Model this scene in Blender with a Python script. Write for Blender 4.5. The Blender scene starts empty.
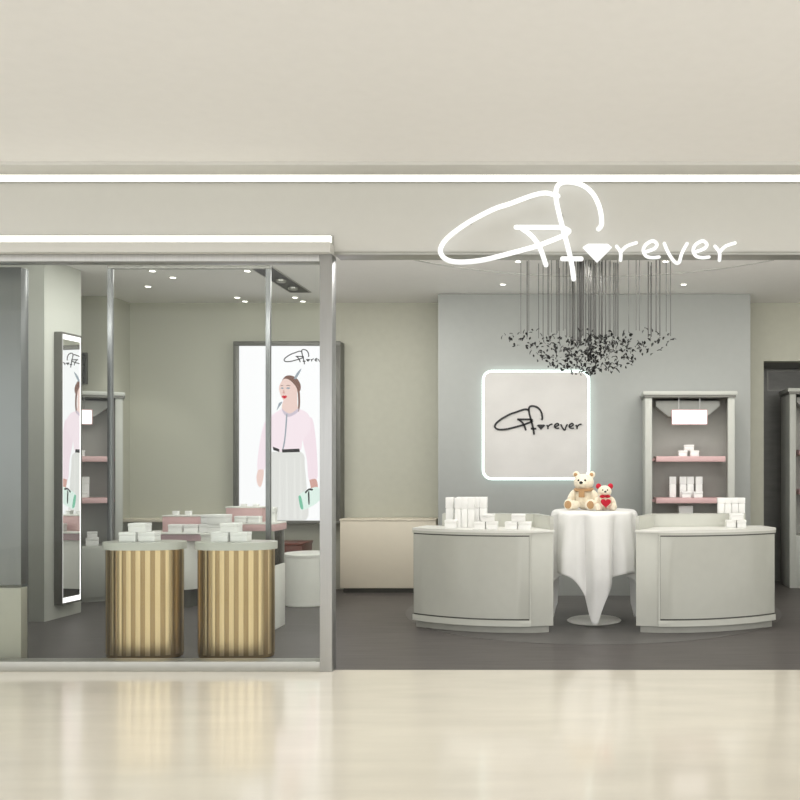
import bpy, bmesh, math, random
from mathutils import Vector, Matrix
random.seed(7)
SC = bpy.context.scene
C = SC.collection
PI = math.pi
F, D, EYE, VX, HY = 866.67, 6.5, 1.5, 580.0, 470.0     # lens in pixels, camera distance to the shop front, eye height, vanishing point

def at(px, py, y):
    """world point at depth y that the photograph shows at this pixel"""
    s = F / (D + y)
    return Vector(((px - VX) / s, y, EYE + (HY - py) / s))
def ax(px, y): return at(px, HY, y).x
def az(py, y): return at(VX, py, y).z

# ------------------------------------------------------------------ materials
def lin(c):
    return tuple((v / 255 / 12.92 if v / 255 <= .04045 else ((v / 255 + .055) / 1.055) ** 2.4) for v in c)
def nodes(name):
    m = bpy.data.materials.new(name); m.use_nodes = True
    nt = m.node_tree
    return m, nt, nt.nodes['Principled BSDF']
def mat(name, col, rough=.5, metal=0., var=.06, scale=(3, 3, 3), nscale=4., coat=0., spec=.5, bump=0., sheen=0.):
    m, nt, b = nodes(name)
    c = lin(col)
    tc = nt.nodes.new('ShaderNodeTexCoord'); mp = nt.nodes.new('ShaderNodeMapping')
    mp.inputs['Scale'].default_value = scale
    n = nt.nodes.new('ShaderNodeTexNoise'); n.inputs['Scale'].default_value = nscale; n.inputs['Detail'].default_value = 4
    r = nt.nodes.new('ShaderNodeValToRGB')
    r.color_ramp.elements[0].position = .3; r.color_ramp.elements[1].position = .7
    r.color_ramp.elements[0].color = tuple(v * (1 - var) for v in c) + (1,)
    r.color_ramp.elements[1].color = tuple(min(1, v * (1 + var)) for v in c) + (1,)
    L = nt.links.new
    L(tc.outputs['Object'], mp.inputs['Vector']); L(mp.outputs[0], n.inputs['Vector']); L(n.outputs['Fac'], r.inputs[0]); L(r.outputs[0], b.inputs['Base Color'])
    b.inputs['Roughness'].default_value = rough; b.inputs['Metallic'].default_value = metal
    b.inputs['Coat Weight'].default_value = coat; b.inputs['Coat Roughness'].default_value = .1
    b.inputs['Specular IOR Level'].default_value = spec
    if sheen: b.inputs['Sheen Weight'].default_value = sheen
    if bump:
        bp = nt.nodes.new('ShaderNodeBump'); bp.inputs['Strength'].default_value = bump; bp.inputs['Distance'].default_value = .01
        L(n.outputs['Fac'], bp.inputs['Height']); L(bp.outputs[0], b.inputs['Normal'])
    return m
def glow(name, col, strength):
    m, nt, b = nodes(name)
    c = lin(col) + (1,)
    b.inputs['Base Color'].default_value = (.02, .02, .02, 1)
    b.inputs['Emission Color'].default_value = c; b.inputs['Emission Strength'].default_value = strength
    b.inputs['Roughness'].default_value = .4; b.inputs['Specular IOR Level'].default_value = .2
    return m
def glass(name, tint=(1, 1, 1), gl=.0):
    m = bpy.data.materials.new(name); m.use_nodes = True
    nt = m.node_tree; nt.nodes.clear()
    o = nt.nodes.new('ShaderNodeOutputMaterial'); mx = nt.nodes.new('ShaderNodeMixShader')
    t = nt.nodes.new('ShaderNodeBsdfTransparent'); g = nt.nodes.new('ShaderNodeBsdfGlossy'); f = nt.nodes.new('ShaderNodeFresnel')
    t.inputs[0].default_value = tint + (1,); g.inputs['Roughness'].default_value = .02; f.inputs[0].default_value = 1.25
    L = nt.links.new
    L(f.outputs[0], mx.inputs[0]); L(t.outputs[0], mx.inputs[1]); L(g.outputs[0], mx.inputs[2]); L(mx.outputs[0], o.inputs[0])
    return m

M = dict(
    marble=mat('cream_marble', (222, 216, 202), .13, var=.05, scale=(.35, 1.6, 1), nscale=3.5, coat=.35),
    pale_stone=mat('pale_stone', (206, 204, 198), .4),
    mall_ceiling=mat('mall_ceiling_paint', (250, 248, 245), .6, var=.01),
    fascia=mat('fascia_paint', (212, 211, 205), .5, var=.01),
    shop_ceiling=mat('shop_ceiling_paint', (244, 243, 240), .7, var=.01),
    rear=mat('sage_wall_paint', (190, 190, 176), .7, var=.02),
    feature=mat('cool_grey_wall_paint', (172, 175, 172), .6, var=.015),
    side=mat('side_wall_paint', (196, 198, 190), .6, var=.015),
    vinyl=mat('grey_plank_vinyl', (86, 82, 80), .45, var=.17, scale=(.5, 6, 1), nscale=4),
    inlay=mat('grey_floor_inlay', (95, 93, 91), .45, var=.12, scale=(.5, 6, 1), nscale=4),
    steel=mat('brushed_steel', (190, 190, 188), .42, .8, var=.05, scale=(40, 40, .6)),
    polish=mat('polished_steel', (178, 179, 179), .36, .85, var=.03, scale=(30, 30, .5)),
    pier_steel=mat('grey_brushed_steel', (140, 142, 143), .4, .85, var=.03, scale=(30, 30, .5)),
    beige=mat('beige_floor_reflection', (178, 176, 162), .35, var=.02),
    frame=mat('satin_aluminium', (176, 176, 170), .38, .6, var=.03),
    darkframe=mat('grey_lightbox_frame', (112, 112, 106), .4, .3),
    white=mat('white_lacquer', (236, 236, 230), .35, var=.01),
    box=mat('white_carton', (245, 245, 243), .5, var=.01),
    counter=mat('pale_grey_lacquer', (204, 205, 196), .3, var=.015, coat=.2),
    counter_panel=mat('grey_lacquer_panel', (194, 195, 186), .28, var=.015, coat=.25),
    gap=mat('gap_shade_and_kick_grey', (90, 90, 84), .5),  # shade colour for the counter gaps, also the grey of the kicks
    plinth=mat('grey_plinth', (168, 168, 160), .4),
    cabinet=mat('case_grey_lacquer', (190, 192, 185), .4, var=.01),
    caseback=mat('case_back_panel', (178, 178, 172), .5, var=.02),
    pink=mat('dusty_pink', (216, 180, 180), .45, var=.03),
    mauve=mat('mauve_pink', (186, 160, 164), .45, var=.03),
    cream=mat('cream_lacquer', (222, 214, 196), .45, var=.01),
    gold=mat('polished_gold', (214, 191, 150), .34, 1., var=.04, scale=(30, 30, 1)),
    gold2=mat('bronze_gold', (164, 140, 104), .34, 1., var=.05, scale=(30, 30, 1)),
    foot=mat('dark_foot', (70, 66, 58), .4, .6),
    wood=mat('red_brown_wood', (98, 48, 34), .35, var=.25, scale=(1, 1, 8), nscale=3),
    black=mat('black_paint', (14, 14, 14), .4),
    ink=mat('black_lacquer', (16, 16, 16), .35),
    grille=mat('dark_grille', (72, 72, 68), .5),
    portal=mat('charcoal_tile', (112, 112, 107), .35, var=.12, scale=(1, 1, 3)),
    portal_line=mat('grey_metal_trim', (120, 120, 114), .35, .5),
    cloth=mat('white_satin_cloth', (240, 240, 238), .42, var=.01, sheen=.3),
    plush=mat('cream_plush', (240, 230, 208), .9, var=.08, scale=(1, 1, 1), nscale=60, bump=.6, sheen=.4),
    tan=mat('tan_plush', (184, 146, 104), .9, var=.12, nscale=50, sheen=.3),
    red=mat('red_felt', (196, 22, 48), .8, var=.1, nscale=40),
    nose=mat('black_bead', (12, 12, 12), .25),
    wire=mat('dark_wire', (86, 86, 84), .4, .6),
    petal=mat('black_metal_petal', (38, 38, 37), .3, .5, var=.2),
    stone_panel=mat('grey_marble_panel', (214, 212, 209), .35, var=.05, scale=(1, 1, 1.4), nscale=2.2),
    glass=glass('clear_glass', (.97, .985, .975)),
    led=glow('led_strip', (255, 253, 240), 2.8),
    sign=glow('backlit_sign', (255, 255, 252), 1.15),
    halo=glow('cool_led', (232, 248, 242), 2.4),
    lamp=glow('lamp_disc', (255, 252, 240), 4),
    screen=glow('lit_panel', (255, 250, 250), 1.6),
)
mir, _nt, _b = nodes('mirror_silver')
_b.inputs['Metallic'].default_value = 1; _b.inputs['Roughness'].default_value = .01; _b.inputs['Base Color'].default_value = (.92, .93, .92, 1)
M['mirror'] = mir

# ------------------------------------------------------------------ mesh helpers
class MB:
    def __init__(s): s.v = []; s.f = []; s.mi = []
    def add(s, vs, fs, mi=0):
        o = len(s.v); s.v += [Vector(v) for v in vs]
        for f in fs: s.f.append([i + o for i in f]); s.mi.append(mi)
        return s
    def bm(s, bm, mi=0):
        bm.verts.ensure_lookup_table(); bm.verts.index_update()
        vs = [v.co.copy() for v in bm.verts]; fs = [[v.index for v in f.verts] for f in bm.faces]
        bm.free(); return s.add(vs, fs, mi)
    def box(s, x0, x1, y0, y1, z0, z1, bev=0., mi=0):
        bm = bmesh.new(); bmesh.ops.create_cube(bm, size=1)
        for v in bm.verts:
            v.co = Vector(((x0 + x1) / 2 + v.co.x * (x1 - x0), (y0 + y1) / 2 + v.co.y * (y1 - y0), (z0 + z1) / 2 + v.co.z * (z1 - z0)))
        if bev: bmesh.ops.bevel(bm, geom=bm.edges[:], offset=bev, segments=2, affect='EDGES', profile=.5)
        return s.bm(bm, mi)
    def prism(s, poly, z0, z1, bev=0., mi=0):
        """poly: xy outline, extruded upwards"""
        bm = bmesh.new()
        a = sum(poly[i][0] * poly[(i + 1) % len(poly)][1] - poly[(i + 1) % len(poly)][0] * poly[i][1] for i in range(len(poly)))
        if a < 0: poly = poly[::-1]
        lo = [bm.verts.new((p[0], p[1], z0)) for p in poly]; hi = [bm.verts.new((p[0], p[1], z1)) for p in poly]
        n = len(poly)
        bm.faces.new(lo[::-1]); top = bm.faces.new(hi)
        for i in range(n): bm.faces.new((lo[i], lo[(i + 1) % n], hi[(i + 1) % n], hi[i]))
        if bev:
            ed = [e for e in bm.edges if (e.verts[0].co.z == e.verts[1].co.z)]
            bmesh.ops.bevel(bm, geom=ed, offset=bev, segments=2, affect='EDGES', profile=.5)
        return s.bm(bm, mi)
    def lathe(s, prof, seg=32, c=(0, 0, 0), mi=0):
        """prof: (radius, z) from bottom to top, capped"""
        vs = []; fs = []; n = len(prof)
        for r, z in prof:
            for k in range(seg):
                a = 2 * PI * k / seg; vs.append((c[0] + r * math.cos(a), c[1] + r * math.sin(a), c[2] + z))
        for i in range(n - 1):
            for k in range(seg):
                k2 = (k + 1) % seg; fs.append([i * seg + k, i * seg + k2, (i + 1) * seg + k2, (i + 1) * seg + k])
        fs.append(list(range(seg))[::-1]); fs.append([(n - 1) * seg + k for k in range(seg)])
        return s.add(vs, fs, mi)
    def tube(s, pts, r, seg=8, closed=False, round_ends=False, mi=0):
        pts = [Vector(p) for p in pts]; n = len(pts); vs = []; fs = []
        up = None
        for i, p in enumerate(pts):
            if closed: t = pts[(i + 1) % n] - pts[i - 1]
            else: t = pts[min(i + 1, n - 1)] - pts[max(i - 1, 0)]
            t.normalize()
            if up is None: up = t.orthogonal().normalized()
            up = (up - t * up.dot(t)).normalized(); w = t.cross(up)
            rr = r[i] if isinstance(r, (list, tuple)) else r
            for k in range(seg):
                a = 2 * PI * k / seg; vs.append(p + up * (rr * math.cos(a)) + w * (rr * math.sin(a)))
        for i in range(n if closed else n - 1):
            j = (i + 1) % n
            for k in range(seg):
                k2 = (k + 1) % seg; fs.append([i * seg + k, i * seg + k2, j * seg + k2, j * seg + k])
        if not closed: fs.append(list(range(seg))[::-1]); fs.append([(n - 1) * seg + k for k in range(seg)])
        s.add(vs, fs, mi)
        if round_ends:
            for i in (0, n - 1): s.ball(pts[i], r[i] if isinstance(r, (list, tuple)) else r, mi=mi)
        return s
    def ball(s, c, r, sub=2, rot=None, mi=0):
        bm = bmesh.new(); bmesh.ops.create_icosphere(bm, subdivisions=sub, radius=1)
        R = r if isinstance(r, (tuple, list)) else (r, r, r)
        for v in bm.verts:
            q = Vector((v.co.x * R[0], v.co.y * R[1], v.co.z * R[2]))
            if rot: q = rot @ q
            v.co = q + Vector(c)
        return s.bm(bm, mi)
    def mesh(s, name, mats, smooth=True, angle=35):
        me = bpy.data.meshes.new(name); me.from_pydata([tuple(v) for v in s.v], [], s.f)
        for m in (mats if isinstance(mats, (list, tuple)) else [mats]): me.materials.append(M[m] if isinstance(m, str) else m)
        me.polygons.foreach_set('material_index', s.mi)
        bm = bmesh.new(); bm.from_mesh(me); bmesh.ops.recalc_face_normals(bm, faces=bm.faces[:]); bm.to_mesh(me); bm.free()
        if smooth: me.shade_smooth(); me.set_sharp_from_angle(angle=math.radians(angle))
        me.update(); return me

def link(name, me, parent=None):
    o = bpy.data.objects.new(name, me); C.objects.link(o)
    if parent: o.parent = parent
    return o
def part(name, mb, m, parent, label=None, kind=None, **k):
    o = link(name, mb.mesh(name, m, **k), parent)
    if label: o['label'] = label
    if kind: o['kind'] = kind
    return o
def tag(o, label, cat, group=None):
    o['label'] = label; o['category'] = cat
    if group: o['group'] = group
    return o
def thing(name, label, cat, loc=(0, 0, 0), rz=0, group=None):
    o = link(name, None); o.location = loc; o.rotation_euler = (0, 0, rz)
    return tag(o, label, cat, group)
def single(name, mb, m, label, cat, loc=(0, 0, 0), rz=0, group=None, **k):
    o = link(name, mb.mesh(name, m, **k)); o.location = loc; o.rotation_euler = (0, 0, rz)
    return tag(o, label, cat, group)
def struct(name, mb, m, **k):
    o = link(name, mb.mesh(name, m, **k)); o['kind'] = 'structure'; return o
def dup(root, loc, label, rz=0, sc=1., group=None):
    r = root.copy(); C.objects.link(r); r.location = loc; r.rotation_euler = (0, 0, rz); r.scale = (sc,) * 3
    r['label'] = label
    if group: r['group'] = group
    for ch in list(root.children):
        c = ch.copy(); C.objects.link(c); c.parent = r
        for g in list(ch.children):
            d = g.copy(); C.objects.link(d); d.parent = c
    return r
def catmull(pts, n=6, closed=False):
    P = [Vector(p) for p in pts]; out = []
    N = len(P)
    for i in range(N - 1):
        p0 = P[max(i - 1, 0)]; p1 = P[i]; p2 = P[i + 1]; p3 = P[min(i + 2, N - 1)]
        for k in range(n):
            t = k / n
            out.append(.5 * ((2 * p1) + (p2 - p0) * t + (2 * p0 - 5 * p1 + 4 * p2 - p3) * t * t + (3 * p1 - p0 - 3 * p2 + p3) * t ** 3))
    out.append(P[-1]); return out
def rounded_rect(w, h, r, n=6):
    out = []
    for cx, cy, a0 in ((w / 2 - r, h / 2 - r, 0), (-w / 2 + r, h / 2 - r, 90), (-w / 2 + r, -h / 2 + r, 180), (w / 2 - r, -h / 2 + r, 270)):
        for k in range(n + 1):
            a = math.radians(a0 + 90 * k / n); out.append((cx + r * math.cos(a), cy + r * math.sin(a)))
    return out

# ------------------------------------------------------------------ the setting
XL, XR, YR, ZC, ZM = -6.4, 5.0, 4.4, 3.6, 3.658
RX, RY = 2.31, 5.25                                            # the dark recess on the right: left edge and depth
struct('floor_mall', MB().box(-11, 10, -2.95, 0, -.1, 0), 'marble')
struct('floor_mall_far', MB().box(-11, 10, -13, -2.95, -.1, -.001), 'pale_stone')
struct('floor_shop', MB().box(XL - 2.5, XR + .2, 0, RY + .2, -.1, 0), 'vinyl')
struct('floor_inlay', MB().lathe([(2.0, 0), (2.0, .003), (1.99, .004)], 96, (.14, 2.93, 0)), 'inlay')
struct('ceiling_mall', MB().box(-11, 10, -5.2, -.435, ZM, 3.9), 'mall_ceiling')
struct('ceiling_lip', MB().box(-11, 10, -.434, -.24, 3.635, 3.9, .004), 'fascia')
struct('ceiling_slot_roof', MB().box(-11, 10, -.24, .2, 3.82, 3.9), 'mall_ceiling')
struct('ceiling_shop', MB().box(XL - .2, XR + .2, .15, RY + .2, ZC, ZC + .2), 'shop_ceiling')
struct('wall_fascia', MB().box(-11, 10, 0, .15, 3.135, 3.82), 'fascia')
struct('wall_front_left', MB().box(-11, -6.3, .06, .3, 0, 3.135), 'side')
struct('trim_fascia', MB().box(-1.84, 10, -.012, .16, 3.112, 3.135, .003), 'frame')
struct('wall_rear', MB().box(XL - .2, RX, YR, YR + .15, 0, ZC), 'rear')
struct('wall_rear_above_recess', MB().box(RX, XR, YR, YR + .15, 2.87, ZC), 'rear')
struct('wall_left', MB().box(XL - .2, XL, .1, YR, 0, ZC), 'side')
struct('wall_right', MB().box(XR, XR + .2, .1, RY + .1, 0, ZC), 'rear')
struct('wall_rear_pier', MB().box(XL, -5.66, 3.96, YR, 0, ZC, .004), 'rear')
struct('wall_feature', MB().box(-1.69, 2.03, 3.82, YR, 0, ZC - .005, .004), 'feature')
# left display column with a slightly turned face
a = math.radians(7.5)
p0 = Vector((-5.285, 2.05)); p1 = p0 + Vector((math.sin(math.radians(3)), math.cos(math.radians(3)))) * .58
struct('wall_left_column', MB().prism([(XL, 2.05), (p0.x, p0.y), (p1.x, p1.y), (XL, p1.y)], 0, ZC, .003), 'side')
# dark recess on the right
b = MB().box(RX - .02, XR, RY, RY + .1, 0, ZC).box(RX - .1, RX, YR + .15, RY, 0, ZC).box(RX, XR, YR + .15, RY, 2.87, 2.97)
struct('wall_recess', b, 'portal')
b = MB()
for z0, z1 in ((2.575, 2.59), (2.835, 2.85)): b.box(2.535, XR - .05, RY - .012, RY - .001, z0, z1)
b.box(2.535, 2.55, RY - .012, RY - .001, 2.591, 2.834)
struct('trim_recess_line', b, 'portal_line')
# thin ring on the shop ceiling
pts = []
for k in range(81):
    t = math.radians(4 + 172 * k / 80); pts.append((.14 + 2.5 * math.cos(t), .42 + 2.48 * math.sin(t), ZC))
struct('trim_ceiling_ring', MB().tube(pts, .009, 6), 'frame')
# canopy over the shop window
struct('trim_canopy', MB().box(-11, -1.84, -.12, .0, 3.105, 3.18, .003), 'fascia')
struct('trim_window_header', MB().box(-11, -1.936, -.06, .06, 3.05, 3.104, .003), 'steel')
struct('trim_window_sill', MB().box(-11, -1.936, -.05, .08, 0, .073, .004), 'frame')
struct('trim_window_post', MB().box(-1.935, -1.842, -.06, .045, .0, 3.104, .004), 'polish')
struct('window_1', MB().box(-6.2, -1.935, -.006, .006, .073, 3.05), 'glass')

# LED strips: one in the ceiling slot, one on the canopy
t = thing('led_light_strip', 'long white light line in the slot between mall ceiling and fascia', 'light strip', (0, -.02, 3.655), group=None)
part('diffuser', MB().box(-11, 10, -.006, .004, .004, .05, .002), 'led', t)
part('channel', MB().box(-11, 10, .004, .019, -.004, .06), 'frame', t)
t = thing('led_light_strip', 'shorter white light line above the shop window canopy, ending left of the script sign', 'light strip', (0, -.02, 3.19), group=None)
part('diffuser', MB().box(-11, -1.86, -.006, .004, .004, .06, .002), 'led', t)
part('channel', MB().box(-11, -1.85, .004, .019, -.008, .066), 'frame', t)

# brushed steel pier at the left end of the window
t = thing('steel_pier', 'brushed steel pier standing at the left end of the shop window', 'pillar', (-5.2, .2, 0))
xr = ax(21, .12) + 5.2
part('cladding', MB().box(-1.0, xr, -.08, .0, .62, 3.05, .004), 'pier_steel', t)
part('plinth', MB().box(-1.0, xr, -.08, .0, .0, .60, .004), 'beige', t, 'pier foot coloured as the reflected mall floor')  # beige paints the mall floor's reflection onto the steel
part('edge_trim', MB().box(xr - .05, xr, .001, .012, 0, 3.05, .003), 'pier_steel', t)

# portal frame behind the drums
t = thing('portal_frame', 'slim brushed metal portal of two posts and a top bar behind the gold drums', 'frame', (ax(189.5, .98), .98, 0))
hx = ax(268.5, .98) - ax(189.5, .98)
part('post', MB().box(-hx - .02, -hx + .02, -.018, .018, 0, 3.234, .004), 'pier_steel', t)
part('post', MB().box(hx - .02, hx + .02, -.018, .018, 0, 3.234, .004), 'pier_steel', t)
part('top_bar', MB().box(-hx - .02, hx + .02, -.018, .018, 3.235, 3.31, .004), 'darkframe', t)

# ------------------------------------------------------------------ script lettering (traced strokes, pixel coordinates)
BIG = [
    [(558, 196), (553.5, 194.7), (545, 193), (532.5, 195.5), (510, 203.7), (493, 209.5), (467.5, 223), (448, 237.5), (440.8, 248), (442, 255.5), (449.5, 260.7), (463, 262), (482.5, 260), (505, 254.7), (530, 248), (540, 245), (562.5, 236), (569, 231.5)],
    [(516, 227.3), (538, 227.4), (561, 227.7), (569, 230.7)],
    [(522, 228.5), (532.5, 236.8), (540, 248), (546, 265)],
    [(598.5, 229), (601.5, 224), (600, 209), (593, 194), (582, 185), (568.5, 182), (559.5, 184), (556, 191), (557, 204.5), (562.5, 227), (567.7, 246.5), (571.5, 263), (573.7, 279)],
    [(562.5, 258.8), (581.2, 258.8)]]
E = [(644, 252.4), (653.8, 248.9), (656.9, 244.5), (652.9, 241), (645.9, 244.5), (643.2, 250.6), (645.9, 255.9), (652, 257.6), (659, 257)]
SMALL = [
    [(616.6, 246.3), (620.5, 252.4), (620.5, 260.3)], [(620.5, 252.4), (626.6, 246.3), (636.3, 242.8)], E,
    [(664.3, 243.6), (668.6, 253.3), (674.8, 262), (679, 262.4), (681.8, 253.3), (687, 243.6)],
    [(x + 49.9, y) for x, y in E], [(715, 246.3), (719.4, 252.4), (719.4, 260.3)], [(719.4, 252.4), (725.5, 246.3), (735, 243)]]
DIA = [(582.7, 248), (588, 244.7), (607.5, 244.7), (611.7, 248), (597, 263)]

def script(mb_letters, mb_gem, mp, rb, rs, dy, flat=False):
    """mp maps a sign pixel to (x, z); strokes become rounded bars dy deep"""
    for strokes, r in ((BIG, rb), (SMALL, rs)):
        for st in strokes:
            p = catmull([(q[0], q[1], 0) for q in st], 6)
            P = [Vector((mp(q)[0], 0, mp(q)[1])) for q in p]
            if flat:
                n = len(P); vs = []; fs = []
                for i, q in enumerate(P):
                    d = (P[min(i + 1, n - 1)] - P[max(i - 1, 0)]).normalized(); w = Vector((-d.z, 0, d.x)) * r
                    vs += [q - w, q + w, q - w + Vector((0, -dy, 0)), q + w + Vector((0, -dy, 0))]
                for i in range(n - 1):
                    o = i * 4; k = o + 4
                    fs += [[o + 2, o + 3, k + 3, k + 2], [o, k, k + 1, o + 1], [o, o + 2, k + 2, k], [o + 1, k + 1, k + 3, o + 3]]
                fs += [[0, 1, 3, 2], [4 * n - 4, 4 * n - 2, 4 * n - 1, 4 * n - 3]]
                mb_letters.add(vs, fs)
            else: mb_letters.tube(P, r, 8, round_ends=True)
    d = [mp(q) for q in DIA]; n = len(d)
    vs = [(x, 0, z) for x, z in d] + [(x, -dy, z) for x, z in d]
    mb_gem.add(vs, [list(range(n)), list(range(n, 2 * n))[::-1]] + [[i, (i + 1) % n, n + (i + 1) % n, n + i] for i in range(n)])

sy = -.05; ss = F / (D + sy)
t = thing('script_sign', 'large glowing white handwritten sign on the fascia over the open shop front', 'sign', ((587 - VX) / ss, sy, az(250, sy)))
l, g, st = MB(), MB(), MB()
script(l, g, lambda q: ((q[0] - 587) / ss, (250 - q[1]) / ss), 2.5 / ss, 1.75 / ss, .03)
part('lettering', l, 'sign', t); part('gem_shape', g, 'sign', t, 'glowing diamond standing for the letter o')
for px, py in ((470, 222), (530, 196), (562, 215), (595, 196)):
    part('stand_off', MB().tube([((px - 587) / ss, .0, (250 - py) / ss), ((px - 587) / ss, .05, (250 - py) / ss)], .008, 6), 'frame', t)

# ------------------------------------------------------------------ square logo panel on the feature wall
py_ = 3.76; s = F / (D + py_)
cx, cz = 536, 425; W, H = 103 / s, 105 / s
t = thing('logo_panel', 'square grey marble panel with black script and glowing edge on the feature wall', 'sign', (ax(cx, py_), py_, az(cz, py_)))
R = rounded_rect(W, H, .09); R2 = rounded_rect(W + .06, H + .06, .115)
def slab(poly, y0, y1):
    n = len(poly)
    return MB().add([(x, y0, z) for x, z in poly] + [(x, y1, z) for x, z in poly], [list(range(n)), list(range(n, 2 * n))] + [[i, (i + 1) % n, n + (i + 1) % n, n + i] for i in range(n)])
part('face', slab(R, -.035, -.001), 'stone_panel', t)
part('glowing_edge', slab(R2, .0, .022), 'halo', t, 'glowing cool white edge')
part('mount', slab(rounded_rect(W - .2, H - .2, .05), .022, .06), 'frame', t)
k = .292 / s * 1.0
l, g = MB(), MB()
mpn = lambda q: ((q[0] * .293 + 366.2 - cx) / s, (cz - (q[1] * .293 + 353)) / s)
script(l, g, mpn, .95 / s, .75 / s, .012, True)
for ob in (l, g):
    for v in ob.v: v.y -= .035
part('lettering', l, 'ink', t, 'black handwritten lettering', smooth=False); part('gem_shape', g, 'ink', t, smooth=False)

# ------------------------------------------------------------------ poster lightbox on the rear wall
yb = 4.24; s = F / (D + yb)
PC = (287.5, 433)
t = thing('lightbox_poster', 'tall lit poster of a person in pink blouse on the rear wall', 'poster', (ax(PC[0], yb), yb, az(PC[1], yb)))
q = lambda x, y, d=0: (((x - PC[0]) / s), d, (PC[1] - y) / s)
fr = MB(); x0, x1, y0, y1 = 234, 341, 341.5, 523.5; t_ = 5.2
for (a0, a1, b0, b1) in ((x0, x1, y0, y0 + 4.5), (x0, x1, y1 - 3, y1), (x0, x0 + t_, y0 + 4.5, y1 - 3), (x1 - t_, x1, y0 + 4.5, y1 - 3)):
    A = q(a0, b1); B = q(a1, b0); fr.box(A[0], B[0], -.03, .16, A[2], B[2], .003)
part('frame', fr, 'darkframe', t)
cols = [(252, 250, 252), (120, 84, 72), (236, 206, 198), (206, 30, 50), (246, 228, 236), (30, 28, 30), (224, 222, 219), (222, 238, 230), (150, 160, 170), (208, 160, 150), (206, 192, 206), (120, 190, 160), (230, 228, 225), (243, 223, 232)]
pm = [glow('print_ink_%d' % i, c, 1.02) for i, c in enumerate(cols)]
pic = MB()
A = q(x0 + t_, y1 - 3); B = q(x1 - t_, y0 + 4.5)
pic.box(A[0], B[0], 0, .1, A[2], B[2])
lay = [0]
def poly(pts, c, smooth=True):
    lay[0] += 1; d = -.0012 - .0002 * lay[0]
    pts = [(p[0], p[1], 0) for p in pts]
    if smooth: pts = catmull(pts + [pts[0]], 4)[:-1]
    vs = [q(p[0], p[1], d) for p in pts]; pic.add(vs, [list(range(len(vs)))], c)
poly([(271, 416), (264, 424), (259, 448), (257.5, 470), (264, 471), (268, 455), (274, 440)], 4)      # left sleeve
poly([(258, 470), (263.5, 470), (263, 480), (260.5, 487), (257.5, 484), (256.5, 477)], 2)            # left hand
poly([(271, 452), (301, 452), (305, 468), (307, 495), (306, 520), (274, 520), (269, 490), (270, 465)], 6)  # skirt
for xx in (279, 286, 294, 300): poly([(xx, 458), (xx + 1.2, 458), (xx + 2.4, 519), (xx - .4, 519)], 12, False)
poly([(305, 420), (312, 418), (315.5, 436), (317.5, 462), (317, 479), (309, 480), (307, 460), (303, 440)], 13)  # right sleeve
poly([(271, 416), (283, 408.5), (290, 411), (299, 409), (309, 415), (310, 430), (303, 440), (300, 451), (287, 452), (273, 449), (272, 432)], 4)  # blouse
poly([(284, 399), (296, 392), (297.5, 406), (299, 410), (290, 415), (282, 409)], 2)                     # neck
poly([(297.6, 391), (299.8, 392), (300.2, 404), (299, 411), (298, 410.5), (298.3, 401)], 1)                 # tail of hair
poly([(282, 380.5), (285.5, 376.3), (291, 375.5), (297, 378.5), (300.6, 384.5), (300.5, 390), (298, 392.5), (296, 388), (292, 383), (287, 380)], 1)  # hair
poly([(280, 384.5), (283.5, 379.3), (289, 379.6), (295.5, 386), (297.5, 392.5), (293.5, 399.5), (287, 402), (282.5, 399), (280, 393), (279, 388)], 2)  # face
poly([(280.5, 388.2), (282.2, 387.3), (284, 388.2), (282.2, 389)], 8); poly([(286, 388.2), (288.2, 387.2), (290.4, 388.2), (288.2, 389.2)], 8)
poly([(285.7, 385.9), (288.2, 385), (291, 386), (288.2, 385.7)], 1); poly([(280.2, 386), (282, 385.2), (284, 385.9), (282, 385.9)], 1)
poly([(284, 389), (285, 393.6), (282.6, 393.4)], 9, False)
poly([(281.7, 396.6), (283.4, 395.4), (284.4, 395.9), (285.4, 395.4), (287.3, 396.6), (284.5, 398.8)], 3)
poly([(294, 378.5), (297, 373), (301.5, 368.5), (299.5, 373.5), (296, 379)], 8)                          # feather
poly([(281.5, 408), (286, 412), (291, 413.4), (298.5, 408.5), (297, 413), (289, 417), (284, 414)], 10)   # collar
poly([(286.2, 415), (287.6, 415), (285.6, 440), (283.3, 450), (282.3, 450), (284.6, 437)], 8)                     # ribbon
poly([(279, 403), (282.5, 402), (278, 409), (277, 410)], 8)
poly([(273, 446.7), (279.5, 449.2), (279.5, 452), (273.5, 450)], 5, False); poly([(282, 449.4), (299.5, 448.6), (300, 452), (282.5, 452.6)], 5, False)
poly([(309.5, 480), (316.5, 479.5), (318.5, 492), (318, 500), (313, 497), (311, 488)], 9)                  # right hand
poly([(299, 496), (303, 492), (318, 487), (320, 500), (305, 509.5), (300, 508)], 7)                         # bag
poly([(298.5, 496.5), (301, 496), (303.5, 508.5), (300.5, 507.5)], 11); poly([(308, 493), (309.4, 491), (309.8, 503), (308.6, 504)], 5)
poly([(305, 492), (309, 488.5), (313, 489), (312.4, 490.6), (309, 490.3), (306, 493.4)], 5)
part('poster', pic, pm, t, 'lit poster print', smooth=False)
l, g = MB(), MB()
mpp = lambda p: ((p[0] * .152 + 217.6 - PC[0]) / s, (PC[1] - (p[1] * .152 + 322)) / s)
script(l, g, mpp, .5 / s, .42 / s, .003, True)
for v in g.v: l.v.append(v)
o_ = len(l.v) - len(g.v)
for f in g.f: l.f.append([i + o_ for i in f]); l.mi.append(0)
for v in l.v: v.y -= .012
part('lettering', l, 'ink', t, 'black handwritten lettering', smooth=False)

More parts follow.
